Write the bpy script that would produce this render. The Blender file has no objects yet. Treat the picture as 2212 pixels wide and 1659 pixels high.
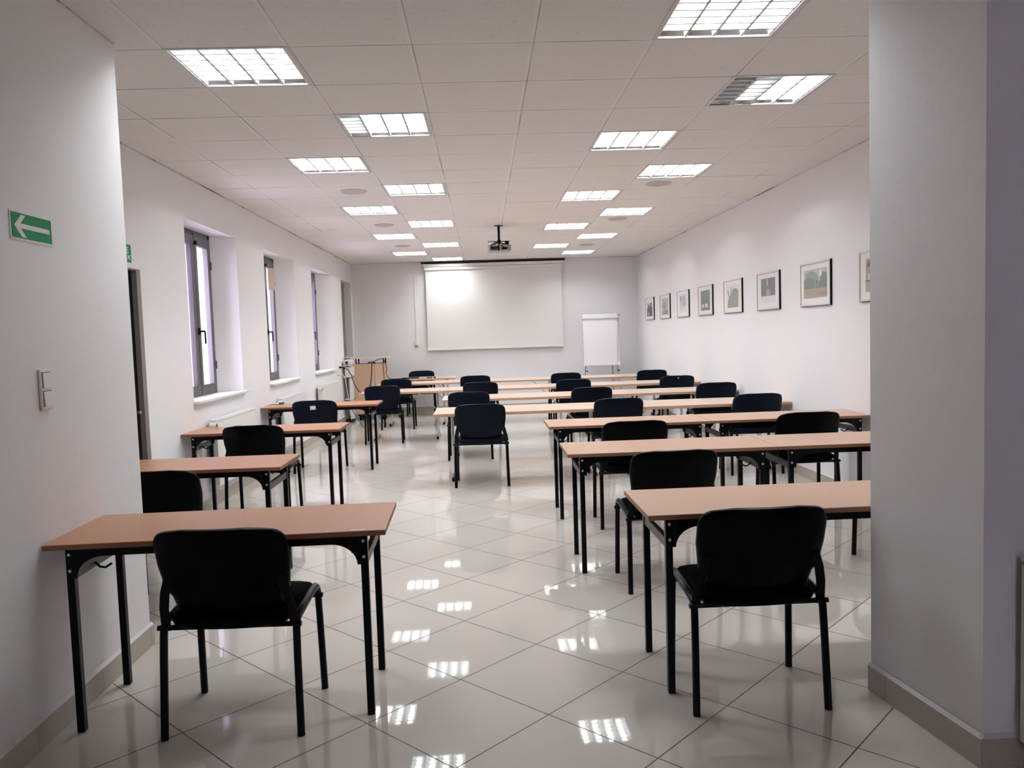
import bpy, bmesh, math, random
from mathutils import Vector, Matrix
random.seed(7)
S = bpy.context.scene
C = S.collection
PI = math.pi

# ------------------------------------------------------------------ camera, sky, exposure
YAW, PITCH, ROLL = .0354, -.0644, -.0325
cy, sy, cp, sp = math.cos(YAW), math.sin(YAW), math.cos(PITCH), math.sin(PITCH)
fw = Vector((sy*cp, cy*cp, sp)); rt = Vector((cy, -sy, 0)); up = rt.cross(fw)
r2 = math.cos(ROLL)*rt + math.sin(ROLL)*up
u2 = -math.sin(ROLL)*rt + math.cos(ROLL)*up
cam_d = bpy.data.cameras.new('camera'); cam = bpy.data.objects.new('camera', cam_d); C.objects.link(cam)
m = Matrix.Identity(4)
for i in range(3):
    m[i][0], m[i][1], m[i][2] = r2[i], u2[i], -fw[i]
m[2][3] = 1.49
cam.matrix_world = m
cam_d.sensor_fit = 'HORIZONTAL'; cam_d.sensor_width = 36; cam_d.lens = 36*1711.17/2212
cam_d.clip_start = .02; cam_d.clip_end = 200
S.camera = cam

W = bpy.data.worlds.new('overcast_sky'); S.world = W; W.use_nodes = True
bg = W.node_tree.nodes['Background']
bg.inputs[0].default_value = (.84, .80, .98, 1); bg.inputs[1].default_value = 38.0

S.view_settings.view_transform = 'Standard'; S.view_settings.look = 'None'
S.view_settings.gamma = 1; S.view_settings.use_curve_mapping = False
S.view_settings.exposure = 0.17
S.cycles.use_denoising = True
try: S.cycles.denoiser = 'OPENIMAGEDENOISE'
except Exception: pass
S.cycles.max_bounces = 8; S.cycles.diffuse_bounces = 4; S.cycles.glossy_bounces = 3
S.cycles.transparent_max_bounces = 6; S.cycles.use_adaptive_sampling = True; S.cycles.adaptive_threshold = .035
S.cycles.sample_clamp_indirect = 6
S.cycles.caustics_reflective = False; S.cycles.caustics_refractive = False
TUBE = 74.0                       # radiance of the lit tubes

# ------------------------------------------------------------------ room numbers (metres)
CEIL = 2.92
XL, XR = -2.50, 3.09              # walls of the classroom
YB = 15.60                        # far wall
XA, YA = -1.70, 3.92              # corner of the wall at the left of the opening
XP, YP = 1.53, 3.08               # corner of the wall at the right of the opening
GX, GY, GM = -1.506, 3.998, .60   # ceiling grid

# ------------------------------------------------------------------ materials
def nodes(name):
    mt = bpy.data.materials.new(name); mt.use_nodes = True
    nt = mt.node_tree; b = nt.nodes['Principled BSDF']
    return mt, nt, b
def mat(name, col, rough=.6, metal=0., spec=.5, noise=0., nscale=8., bump=0., bscale=60., coat=0.):
    mt, nt, b = nodes(name)
    b.inputs['Base Color'].default_value = (*col, 1); b.inputs['Roughness'].default_value = rough
    b.inputs['Metallic'].default_value = metal; b.inputs['Specular IOR Level'].default_value = spec
    b.inputs['Coat Weight'].default_value = coat
    if noise or bump:
        tc = nt.nodes.new('ShaderNodeTexCoord')
    if noise:
        n = nt.nodes.new('ShaderNodeTexNoise'); n.inputs['Scale'].default_value = nscale; n.inputs['Detail'].default_value = 4
        nt.links.new(tc.outputs['Object'], n.inputs['Vector'])
        r = nt.nodes.new('ShaderNodeMapRange'); r.inputs[3].default_value = 1-noise; r.inputs[4].default_value = 1+noise
        nt.links.new(n.outputs['Fac'], r.inputs[0])
        mx = nt.nodes.new('ShaderNodeVectorMath'); mx.operation = 'SCALE'
        mx.inputs[0].default_value = col; nt.links.new(r.outputs[0], mx.inputs['Scale'])
        nt.links.new(mx.outputs[0], b.inputs['Base Color'])
    if bump:
        n2 = nt.nodes.new('ShaderNodeTexNoise'); n2.inputs['Scale'].default_value = bscale; n2.inputs['Detail'].default_value = 3
        nt.links.new(tc.outputs['Object'], n2.inputs['Vector'])
        bp = nt.nodes.new('ShaderNodeBump'); bp.inputs['Strength'].default_value = bump; bp.inputs['Distance'].default_value = .004
        nt.links.new(n2.outputs['Fac'], bp.inputs['Height']); nt.links.new(bp.outputs[0], b.inputs['Normal'])
    return mt
def emis(name, col, s):
    mt = bpy.data.materials.new(name); mt.use_nodes = True; nt = mt.node_tree
    nt.nodes.clear(); e = nt.nodes.new('ShaderNodeEmission'); o = nt.nodes.new('ShaderNodeOutputMaterial')
    e.inputs[0].default_value = (*col, 1); e.inputs[1].default_value = s
    nt.links.new(e.outputs[0], o.inputs[0]); return mt

def math_node(nt, op, a, b=None, c=None):
    n = nt.nodes.new('ShaderNodeMath'); n.operation = op
    for i, v in enumerate((a, b, c)):
        if v is None: continue
        if isinstance(v, (int, float)): n.inputs[i].default_value = v
        else: nt.links.new(v, n.inputs[i])
    return n.outputs[0]

def wood(name, col, dark, rough=.32, sx=(1.2, 26, 26)):
    mt, nt, b = nodes(name)
    tc = nt.nodes.new('ShaderNodeTexCoord'); mp = nt.nodes.new('ShaderNodeMapping'); mp.inputs['Scale'].default_value = sx
    nt.links.new(tc.outputs['Object'], mp.inputs[0])
    n = nt.nodes.new('ShaderNodeTexNoise'); n.inputs['Scale'].default_value = 6; n.inputs['Detail'].default_value = 6; n.inputs['Roughness'].default_value = .6
    nt.links.new(mp.outputs[0], n.inputs['Vector'])
    r = nt.nodes.new('ShaderNodeValToRGB'); r.color_ramp.elements[0].position = .3; r.color_ramp.elements[1].position = .7
    r.color_ramp.elements[0].color = (*dark, 1); r.color_ramp.elements[1].color = (*col, 1)
    nt.links.new(n.outputs['Fac'], r.inputs[0]); nt.links.new(r.outputs[0], b.inputs['Base Color'])
    b.inputs['Roughness'].default_value = rough
    return mt

def make_ceiling_mat():
    mt, nt, b = nodes('ceiling_tiles')
    g = nt.nodes.new('ShaderNodeNewGeometry'); s = nt.nodes.new('ShaderNodeSeparateXYZ'); nt.links.new(g.outputs['Position'], s.inputs[0])
    one = []
    def line(axis, off, w):
        t = math_node(nt, 'SUBTRACT', s.outputs[axis], off); t = math_node(nt, 'DIVIDE', t, GM)
        fr = math_node(nt, 'FRACT', math_node(nt, 'ADD', t, 50.)); one.append(fr); d = math_node(nt, 'SUBTRACT', fr, .5); d = math_node(nt, 'ABSOLUTE', d)
        return math_node(nt, 'SUBTRACT', .5, d)                 # 0 on the line
    dx, dy = line(0, GX, 0), line(1, GY, 0)
    # irregular gaps beside the T bars
    n = nt.nodes.new('ShaderNodeTexNoise'); n.inputs['Scale'].default_value = 1.9; n.inputs['Detail'].default_value = 2
    nt.links.new(g.outputs['Position'], n.inputs['Vector'])
    gapw = nt.nodes.new('ShaderNodeMapRange'); gapw.inputs[1].default_value = .44; gapw.inputs[2].default_value = .68
    gapw.inputs[3].default_value = .0022; gapw.inputs[4].default_value = .0085
    nt.links.new(n.outputs['Fac'], gapw.inputs[0])
    def gap(d):
        # dark joint sits just beside the bar
        a = math_node(nt, 'SUBTRACT', d, .018); a = math_node(nt, 'ABSOLUTE', a)
        return math_node(nt, 'LESS_THAN', a, gapw.outputs[0])
    gx = gap(one[0]); gy = gap(one[1])
    gx = math_node(nt, 'MULTIPLY', gx, .65)
    dark = math_node(nt, 'MAXIMUM', gx, gy)
    bar = math_node(nt, 'LESS_THAN', math_node(nt, 'MINIMUM', dx, dy), .018)
    # pin holes
    v = nt.nodes.new('ShaderNodeTexVoronoi'); v.inputs['Scale'].default_value = 85
    nt.links.new(g.outputs['Position'], v.inputs['Vector'])
    n3 = nt.nodes.new('ShaderNodeTexNoise'); n3.inputs['Scale'].default_value = 30; nt.links.new(g.outputs['Position'], n3.inputs['Vector'])
    hole = math_node(nt, 'LESS_THAN', v.outputs['Distance'], math_node(nt, 'MULTIPLY', math_node(nt, 'SUBTRACT', n3.outputs['Fac'], .42), .9))
    hole = math_node(nt, 'MULTIPLY', hole, math_node(nt, 'SUBTRACT', 1., bar))
    base = nt.nodes.new('ShaderNodeMix'); base.data_type = 'RGBA'
    base.inputs[6].default_value = (.82, .79, .77, 1); base.inputs[7].default_value = (.85, .83, .81, 1)
    nt.links.new(bar, base.inputs[0])
    m1 = nt.nodes.new('ShaderNodeMix'); m1.data_type = 'RGBA'; m1.inputs[7].default_value = (.38, .34, .31, 1)
    nt.links.new(math_node(nt, 'MULTIPLY', hole, .75), m1.inputs[0]); nt.links.new(base.outputs[2], m1.inputs[6])
    m2 = nt.nodes.new('ShaderNodeMix'); m2.data_type = 'RGBA'; m2.inputs[7].default_value = (.10, .085, .075, 1)
    nt.links.new(math_node(nt, 'MULTIPLY', dark, .8), m2.inputs[0]); nt.links.new(m1.outputs[2], m2.inputs[6])
    nt.links.new(m2.outputs[2], b.inputs['Base Color'])
    b.inputs['Roughness'].default_value = .9; b.inputs['Specular IOR Level'].default_value = .2
    return mt

def make_floor_mat():
    mt, nt, b = nodes('polished_floor_tiles')
    g = nt.nodes.new('ShaderNodeNewGeometry'); s = nt.nodes.new('ShaderNodeSeparateXYZ'); nt.links.new(g.outputs['Position'], s.inputs[0])
    x = math_node(nt, 'SUBTRACT', s.outputs[0], .207); y = math_node(nt, 'SUBTRACT', s.outputs[1], 3.70)
    A = math_node(nt, 'DIVIDE', math_node(nt, 'ADD', x, y), .7045); B = math_node(nt, 'DIVIDE', math_node(nt, 'SUBTRACT', x, y), .7045)
    def ln(t):
        fr = math_node(nt, 'FRACT', math_node(nt, 'ADD', t, 100.)); d = math_node(nt, 'ABSOLUTE', math_node(nt, 'SUBTRACT', fr, .5))
        return math_node(nt, 'SUBTRACT', .5, d)
    dm = math_node(nt, 'MINIMUM', ln(A), ln(B))
    gr = math_node(nt, 'LESS_THAN', dm, .0054)
    cell = nt.nodes.new('ShaderNodeCombineXYZ')
    nt.links.new(math_node(nt, 'FLOOR', math_node(nt, 'ADD', A, 100.)), cell.inputs[0]); nt.links.new(math_node(nt, 'FLOOR', math_node(nt, 'ADD', B, 100.)), cell.inputs[1])
    wn = nt.nodes.new('ShaderNodeTexWhiteNoise'); nt.links.new(cell.outputs[0], wn.inputs['Vector'])
    n = nt.nodes.new('ShaderNodeTexNoise'); n.inputs['Scale'].default_value = 3.0; n.inputs['Detail'].default_value = 5; nt.links.new(g.outputs['Position'], n.inputs['Vector'])
    fac = math_node(nt, 'ADD', math_node(nt, 'MULTIPLY', wn.outputs['Value'], .4), math_node(nt, 'MULTIPLY', n.outputs['Fac'], .5))
    mx = nt.nodes.new('ShaderNodeMix'); mx.data_type = 'RGBA'; mx.inputs[6].default_value = (.555, .515, .465, 1); mx.inputs[7].default_value = (.635, .595, .54, 1)
    nt.links.new(fac, mx.inputs[0])
    m2 = nt.nodes.new('ShaderNodeMix'); m2.data_type = 'RGBA'; m2.inputs[7].default_value = (.06, .045, .035, 1)
    nt.links.new(gr, m2.inputs[0]); nt.links.new(mx.outputs[2], m2.inputs[6]); nt.links.new(m2.outputs[2], b.inputs['Base Color'])
    rr = math_node(nt, 'ADD', math_node(nt, 'MULTIPLY', gr, .5), .025)
    nt.links.new(rr, b.inputs['Roughness'])
    b.inputs['IOR'].default_value = 1.5; b.inputs['Specular IOR Level'].default_value = .48
    # slight waviness of each tile so that reflections bend
    n2 = nt.nodes.new('ShaderNodeTexNoise'); n2.inputs['Scale'].default_value = 2.2; n2.inputs['Detail'].default_value = 1; nt.links.new(g.outputs['Position'], n2.inputs['Vector'])
    bp = nt.nodes.new('ShaderNodeBump'); bp.inputs['Strength'].default_value = .05; bp.inputs['Distance'].default_value = .01
    nt.links.new(n2.outputs['Fac'], bp.inputs['Height']); nt.links.new(bp.outputs[0], b.inputs['Normal'])
    return mt

M = {}
M['wall'] = mat('white_wall_paint', (.82, .806, .818), .7, noise=.02, nscale=1.5, bump=.25, bscale=35)
M['hall_wall'] = M['wall']
M['reveal'] = mat('window_reveal_paint', (.86, .85, .87), .6)
M['ceiling'] = make_ceiling_mat()
M['floor'] = make_floor_mat()
M['skirting'] = mat('beige_tile_skirting', (.44, .395, .335), .25, noise=.06, nscale=5)
M['grout'] = mat('skirting_cement', (.70, .67, .65), .9)
M['brown_top'] = wood('orange_brown_laminate', (.47, .23, .125), (.42, .20, .108), .33)
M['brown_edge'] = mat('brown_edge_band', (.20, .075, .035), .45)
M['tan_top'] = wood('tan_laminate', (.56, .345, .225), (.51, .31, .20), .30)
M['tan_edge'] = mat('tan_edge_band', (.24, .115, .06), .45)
M['beech_top'] = wood('beech_laminate', (.66, .495, .385), (.62, .46, .35), .28)
M['beech_edge'] = mat('beech_edge_band', (.48, .29, .18), .4)
M['beech_panel'] = wood('beech_cabinet_board', (.58, .39, .25), (.54, .355, .225), .4, (26, 26, 1.2))
M['black_metal'] = mat('black_powder_coat', (.0013, .0014, .0024), .3, noise=.2, nscale=40, spec=.14)
M['black_fabric'] = mat('black_fabric', (.0010, .0010, .0014), .8, bump=.5, bscale=400, spec=.03)
M['black_plastic'] = mat('black_plastic', (.0007, .0008, .0013), .30, bump=.06, bscale=300, spec=.06)
M['ambient_black_plastic'] = mat('black_plastic_ambient_tint', (.0013, .0034, .0082), .38, bump=.1, bscale=300, spec=.08)  # same black chairs farther off, bluish ambient reflection put into the colour
M['ambient_black_fabric'] = mat('black_fabric_ambient_tint', (.001, .003, .008), .75, bump=.5, bscale=400, spec=.08)
M['rivet'] = mat('zinc_rivet', (.75, .75, .75), .35, 1.)
M['chrome'] = mat('chrome', (.82, .82, .84), .12, 1.)
M['alu'] = mat('brushed_aluminium', (.70, .70, .70), .35, 1.)
M['louvre'] = mat('lamp_louvre_aluminium', (.80, .83, .83), .35, .0)
M['end_alu'] = mat('polished_end_reflector', (.62, .66, .68), .22, 1.)
M['lampbody'] = mat('lamp_housing_enamel', (.90, .92, .92), .6)
M['lampframe'] = mat('lamp_frame_metal', (.55, .55, .54), .35, .4)
M['tube_on'] = emis('lit_fluorescent_tube', (.945, .975, 1.0), TUBE)
M['tube_off'] = mat('dark_fluorescent_tube', (.55, .55, .55), .3)
M['white_plastic'] = mat('white_plastic', (.80, .78, .75), .4)
M['white_metal'] = mat('white_enamel', (.82, .81, .79), .35)
M['screen'] = mat('projection_screen_cloth', (.80, .79, .765), .55, spec=.35)
M['paper'] = mat('flipchart_paper', (.84, .83, .85), .8)
M['anthracite'] = mat('grey_brown_window_profile', (.050, .042, .045), .4, noise=.08, nscale=20)
M['black_gasket'] = mat('black_gasket', (.003, .003, .005), .5, spec=.2)
M['dark_door'] = mat('dark_door_leaf', (.003, .003, .005), .5, spec=.1)
M['grey_frame'] = mat('grey_door_frame', (.20, .175, .17), .5)
M['grey_door'] = mat('grey_door_leaf', (.20, .175, .165), .5)
M['green'] = mat('sign_green', (.002, .185, .065), .5, spec=.12)
M['sign_white'] = mat('sign_white', (.78, .80, .74), .35)
M['beige_card'] = mat('beige_card', (.60, .50, .40), .8)
M['blue'] = mat('blue_cap', (.02, .06, .30), .4)
M['darkgrey'] = mat('dark_grey_metal', (.045, .042, .045), .4)
M['leg_grey'] = mat('grey_painted_tube', (.30, .30, .30), .4)
M['silver_paint'] = mat('silver_picture_frame', (.66, .64, .64), .35, .3)
M['lens'] = mat('black_lens', (.004, .004, .005), .08)
M['grey_mesh'] = mat('speaker_grille', (.52, .47, .44), .8)
M['mat_board'] = mat('picture_mount', (.80, .78, .74), .7)
M['black_paint'] = mat('black_paint', (.002, .002, .002), .6, spec=.1)
M['facade'] = mat('white_house_plaster', (.80, .79, .84), .8)
M['pavement'] = mat('pale_pavement', (.5, .49, .5), .8)
def glass():
    mt = bpy.data.materials.new('window_glass'); mt.use_nodes = True; nt = mt.node_tree; nt.nodes.clear()
    t = nt.nodes.new('ShaderNodeBsdfTransparent'); g = nt.nodes.new('ShaderNodeBsdfGlossy'); g.inputs['Roughness'].default_value = .02
    t.inputs[0].default_value = (.94, .93, .96, 1)
    lw = nt.nodes.new('ShaderNodeLayerWeight'); lw.inputs[0].default_value = .5
    f = nt.nodes.new('ShaderNodeMath'); f.operation = 'POWER'; f.inputs[1].default_value = 5; nt.links.new(lw.outputs['Facing'], f.inputs[0])
    mx = nt.nodes.new('ShaderNodeMixShader'); o = nt.nodes.new('ShaderNodeOutputMaterial')
    nt.links.new(f.outputs[0], mx.inputs[0]); nt.links.new(t.outputs[0], mx.inputs[1]); nt.links.new(g.outputs[0], mx.inputs[2]); nt.links.new(mx.outputs[0], o.inputs[0])
    return mt
M['glass'] = glass()

# ------------------------------------------------------------------ mesh helpers
class MB:
    """collects shapes; build() links them as ONE mesh object"""
    def __init__(s): s.v = []; s.f = []; s.mi = []; s.sm = []
    def add(s, vs, fs, mi=0, smooth=False):
        n = len(s.v); s.v += [tuple(v) for v in vs]
        for f in fs: s.f.append(tuple(n+i for i in f)); s.mi.append(mi); s.sm.append(smooth)
        return s
    def box(s, x0, y0, z0, x1, y1, z1, mi=0, rot=None, ch=0.):
        if ch > 0:
            bm = bmesh.new(); bmesh.ops.create_cube(bm, size=1)
            for v in bm.verts: v.co = Vector(((x0+x1)/2+v.co.x*(x1-x0), (y0+y1)/2+v.co.y*(y1-y0), (z0+z1)/2+v.co.z*(z1-z0)))
            bmesh.ops.bevel(bm, geom=bm.edges[:], offset=ch, segments=2, affect='EDGES', profile=.6)
            vs = [v.co.copy() for v in bm.verts]; fs = [[v.index for v in f.verts] for f in bm.faces]; bm.free()
        else:
            vs = [Vector(p) for p in ((x0,y0,z0),(x1,y0,z0),(x1,y1,z0),(x0,y1,z0),(x0,y0,z1),(x1,y0,z1),(x1,y1,z1),(x0,y1,z1))]
            fs = [(0,3,2,1),(4,5,6,7),(0,1,5,4),(1,2,6,5),(2,3,7,6),(3,0,4,7)]
        if rot: vs = [rot @ v for v in vs]
        return s.add(vs, fs, mi)
    def prism(s, pts, axis, a, b, mi=0):
        """2D polygon extruded from a to b along axis (0,1,2); pts are the other two coordinates in order"""
        def P(p, t):
            q = list(p); q.insert(axis, t); return q
        n = len(pts); vs = [P(p, a) for p in pts]+[P(p, b) for p in pts]
        fs = [tuple(range(n))[::-1], tuple(range(n, 2*n))]+[(i, (i+1) % n, n+(i+1) % n, n+i) for i in range(n)]
        return s.add(vs, fs, mi)
    def tube(s, path, r, n=10, mi=0, ry=None, cap=True, side=None):
        path = [Vector(p) for p in path]; ry = ry or r; rings = []; last = None
        for i, p in enumerate(path):
            t = (path[min(i+1, len(path)-1)]-path[max(i-1, 0)]).normalized()
            ref = Vector(side) if side else (Vector((1, 0, 0)) if abs(t.x) < .9 else Vector((0, 1, 0)))
            if last is not None and not side: ref = last
            a = (ref-t*ref.dot(t)).normalized(); b = t.cross(a); last = a
            rings.append([p+a*math.cos(2*PI*k/n)*r+b*math.sin(2*PI*k/n)*ry for k in range(n)])
        vs = [v for R_ in rings for v in R_]
        fs = [(i*n+k, i*n+(k+1) % n, (i+1)*n+(k+1) % n, (i+1)*n+k) for i in range(len(path)-1) for k in range(n)]
        s.add(vs, fs, mi, True)
        if cap: s.add([rings[0][k] for k in range(n)], [tuple(range(n))[::-1]], mi); s.add([rings[-1][k] for k in range(n)], [tuple(range(n))], mi)
        return s
    def lathe(s, prof, c=(0, 0, 0), axis=2, n=24, mi=0):
        vs = []
        for (r, h) in prof:
            for k in range(n):
                a = 2*PI*k/n; p = [r*math.cos(a), r*math.sin(a)]; p.insert(axis, h)
                vs.append((c[0]+p[0], c[1]+p[1], c[2]+p[2]))
        fs = [(i*n+k, i*n+(k+1) % n, (i+1)*n+(k+1) % n, (i+1)*n+k) for i in range(len(prof)-1) for k in range(n)]
        return s.add(vs, fs, mi, True)
    def pillow(s, ring, prof, fn, mi=0):
        """ring: outline (2D, centred); prof: [(scale, height)] from one centre over the rim to the other; fn maps (u, v, h) to 3D"""
        n = len(ring); vs = []; fs = []
        cu = sum(p[0] for p in ring)/n; cv = sum(p[1] for p in ring)/n
        for (k, h) in prof:
            for p in ring:
                vs.append(fn(cu+(p[0]-cu)*k, cv+(p[1]-cv)*k, h))
        for i in range(len(prof)-1):
            for j in range(n): fs.append((i*n+j, i*n+(j+1) % n, (i+1)*n+(j+1) % n, (i+1)*n+j))
        s.add(vs, fs, mi, True)
        return s
    def build(s, name, m, parent=None, loc=None, fix=True):
        me = bpy.data.meshes.new(name); me.from_pydata(s.v, [], s.f)
        ms = m if isinstance(m, (list, tuple)) else [m]
        for x in ms: me.materials.append(M[x] if isinstance(x, str) else x)
        for p, mi, sm in zip(me.polygons, s.mi, s.sm): p.material_index = mi; p.use_smooth = sm
        bm = bmesh.new(); bm.from_mesh(me); bmesh.ops.remove_doubles(bm, verts=bm.verts[:], dist=1e-6)
        if fix: bmesh.ops.recalc_face_normals(bm, faces=bm.faces[:])
        bm.to_mesh(me); bm.free()
        if any(s.sm): me.set_sharp_from_angle(angle=math.radians(42))
        o = bpy.data.objects.new(name, me); C.objects.link(o)
        if parent: o.parent = parent
        if loc: o.location = loc
        return o

def tag(o, label=None, cat=None, group=None, kind=None):
    if label: o['label'] = label
    if cat: o['category'] = cat
    if group: o['group'] = group
    if kind: o['kind'] = kind
    return o
def thing(name, label, cat, loc=(0, 0, 0), rz=0., group=None):
    o = bpy.data.objects.new(name, None); C.objects.link(o); o.empty_display_size = .1
    o.location = loc; o.rotation_euler = (0, 0, rz)
    return tag(o, label, cat, group)
def struct(mb, name, m, parent=None, fix=True):
    o = mb.build(name, m, parent, fix=fix)
    if not parent: o['kind'] = 'structure'
    return o
kids = {}
def children(o):
    return [c for c in list(o.children)]
def dup(root, loc, rz=0., label=None, group=None):
    r = root.copy(); C.objects.link(r); r.location = loc; r.rotation_euler = (0, 0, rz)
    if label: r['label'] = label
    if group: r['group'] = group
    for ch in children(root):
        c = ch.copy(); C.objects.link(c); c.parent = r
        for g in children(ch):
            d = g.copy(); C.objects.link(d); d.parent = c
    return r

def round_poly(pts, rad, seg=6):
    out = []; n = len(pts)
    for i in range(n):
        p = Vector(pts[i]); a = Vector(pts[i-1])-p; b = Vector(pts[(i+1) % n])-p
        r = rad[i] if isinstance(rad, (list, tuple)) else rad
        if r <= 0: out.append(tuple(p)); continue
        ang = a.angle(b); d = min(r/math.tan(ang/2), a.length*.49, b.length*.49)
        p0 = p+a.normalized()*d; p1 = p+b.normalized()*d
        for k in range(seg+1):
            t = k/seg; out.append(tuple((1-t)**2*p0+2*t*(1-t)*p+t*t*p1))
    return out
def densify(pts, step=.03):
    out = []
    for i in range(len(pts)):
        a = Vector(pts[i]); b = Vector(pts[(i+1) % len(pts)]); k = max(1, int((b-a).length/step))
        for j in range(k): out.append(tuple(a.lerp(b, j/k)))
    return out

# ================================================================== THE SETTING
struct(MB().add([(-3.2, -3.2, 0), (4.4, -3.2, 0), (4.4, 15.7, 0), (-3.2, 15.7, 0)], [(0, 1, 2, 3)]), 'floor', 'floor')

# ceiling: grid cells, the lamp cells left open
LAMPS = [(0, 0), (0, 4), (0, 8), (0, 12), (0, 16), (1, 2), (1, 6), (1, 10), (1, 14), (1, 18),
         (4, -1), (4, 3), (4, 7), (4, 11), (4, 15), (5, 1), (5, 5), (5, 9), (5, 13), (5, 17)]
mb = MB()
for i in range(-3, 11):
    for j in range(-13, 20):
        if (i, j) in LAMPS: continue
        x0, y0 = GX+i*GM, GY+j*GM
        mb.add([(x0, y0, CEIL), (x0+GM, y0, CEIL), (x0+GM, y0+GM, CEIL), (x0, y0+GM, CEIL)], [(0, 3, 2, 1)])
struct(mb, 'ceiling', 'ceiling')

# ---- left wall with splayed window openings
WIN = [(6.90, 8.32, 7.17, 8.12), (9.36, 10.81, 9.60, 10.56), (11.90, 13.37, 12.18, 13.13)]
ZS, ZT = .965, 2.557
XF, XO = -2.69, -3.02             # plane of the window frames, outer face of the wall
D1 = (4.95, 5.94, 2.04)           # dark door near the opening
D2 = (14.38, 15.40, 2.54)         # recess with the grey door
def wall_faces(mb, x, rects):
    for (y0, y1, z0, z1) in rects: mb.add([(x, y0, z0), (x, y1, z0), (x, y1, z1), (x, y0, z1)], [(0, 1, 2, 3)])
mb = MB()
ZC = CEIL+.12
rects = [(YA-.0, D1[0], 0, ZC), (D1[0], D1[1], D1[2], ZC), (D1[1], WIN[0][0], 0, ZC)]
for k, w in enumerate(WIN):
    rects += [(w[0], w[1], 0, ZS), (w[0], w[1], ZT, ZC)]
    nxt = WIN[k+1][0] if k < 2 else D2[0]
    rects += [(w[1], nxt, 0, ZC)]
rects += [(D2[0], D2[1], D2[2], ZC), (D2[1], YB, 0, ZC)]
wall_faces(mb, XL, rects)
# outer face
rects = []; prev = YA
for w in WIN:
    rects += [(prev, w[2]+.03, 0, ZC), (w[2]+.03, w[3]-.03, 0, ZS+.02), (w[2]+.03, w[3]-.03, ZT-.05, ZC)]; prev = w[3]-.03
rects += [(prev, YB+.1, 0, ZC)]
wall_faces(mb, XO, rects)
for w in WIN:
    a, b, c, d = w
    # inner splayed reveals (material 1), then the outer ones
    mb.add([(XL, a, ZS), (XF-.07, c, ZS), (XF-.07, c, ZT), (XL, a, ZT)], [(0, 1, 2, 3)], 1)
    mb.add([(XL, b, ZS), (XF-.07, d, ZS), (XF-.07, d, ZT), (XL, b, ZT)], [(3, 2, 1, 0)], 1)
    mb.add([(XL, a, ZT), (XL, b, ZT), (XF-.07, d, ZT-.006), (XF-.07, c, ZT-.006)], [(0, 1, 2, 3)], 1)
    mb.add([(XL, a, ZS), (XL, b, ZS), (XF-.07, d, ZS), (XF-.07, c, ZS)], [(3, 2, 1, 0)], 1)
    mb.add([(XF-.07, c+.03, ZS), (XO, c+.03, ZS), (XO, c+.03, ZT), (XF-.07, c+.03, ZT)], [(0, 1, 2, 3)], 1)
    mb.add([(XF-.07, d-.03, ZS), (XO, d-.03, ZS), (XO, d-.03, ZT), (XF-.07, d-.03, ZT)], [(3, 2, 1, 0)], 1)
    mb.add([(XF-.07, c, ZT-.05), (XF-.07, d, ZT-.05), (XO, d, ZT-.05), (XO, c, ZT-.05)], [(0, 1, 2, 3)], 1)
    mb.add([(XF-.07, c, ZS+.02), (XF-.07, d, ZS+.02), (XO, d, ZS+.02), (XO, c, ZS+.02)], [(3, 2, 1, 0)], 1)
# recesses of the two doors
for (a, b, zt, dep) in ((D1[0], D1[1], D1[2], .12), (D2[0], D2[1], D2[2], .20)):
    mb.add([(XL, a, 0), (XL-dep, a, 0), (XL-dep, a, zt), (XL, a, zt)], [(0, 1, 2, 3)])
    mb.add([(XL, b, 0), (XL-dep, b, 0), (XL-dep, b, zt), (XL, b, zt)], [(3, 2, 1, 0)])
    mb.add([(XL, a, zt), (XL, b, zt), (XL-dep, b, zt), (XL-dep, a, zt)], [(0, 1, 2, 3)])
    mb.add([(XL-dep-.01, a-.05, 0), (XL-dep-.01, b+.05, 0), (XL-dep-.01, b+.05, zt+.05), (XL-dep-.01, a-.05, zt+.05)], [(0, 1, 2, 3)])
wl = struct(mb, 'wall_left', ['wall', 'reveal'], fix=False)
struct(MB().box(XL-.5, YB, 0, XR+.2, YB+.12, ZC), 'wall_back', 'wall')
struct(MB().box(XR, YP, 0, XR+.12, YB, ZC), 'wall_right', 'wall')
# walls either side of the wide opening, with the corridor behind the camera
struct(MB().prism([(XL-.5, YA), (XL-.5, YA-.14), (XA-.14, YA-.14), (XA-.14, -3.1), (XA, -3.1), (XA, YA)], 2, 0, ZC), 'wall_front_left', 'wall')
struct(MB().prism([(XP, YP), (XR+.12, YP), (XR+.12, YP-.3), (4.3, YP-.3), (4.3, 2.49), (1.612, 2.49)], 2, 0, ZC), 'wall_front_right', 'wall')
mb = MB().box(XA-.14, -3.22, 0, 1.05, -3.1, ZC).box(1.65, -3.22, 0, 4.3, -3.1, ZC).box(1.05, -3.22, 0, 1.65, -3.1, 1.6).box(1.05, -3.22, 2.12, 1.65, -3.1, ZC)
struct(mb, 'wall_rear', 'wall')
r = MB().box(1.05, -3.2, 1.6, 1.08, -3.13, 2.12).box(1.62, -3.2, 1.6, 1.65, -3.13, 2.12).box(1.08, -3.2, 1.6, 1.62, -3.13, 1.63).box(1.08, -3.2, 2.09, 1.62, -3.13, 2.12).build('window_4', 'anthracite'); r['kind'] = 'structure'  # added unseen opening that lets fill daylight into the corridor
struct(MB().box(4.3, -3.22, 0, 4.42, 2.9, ZC), 'wall_hall_right', 'wall')

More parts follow.
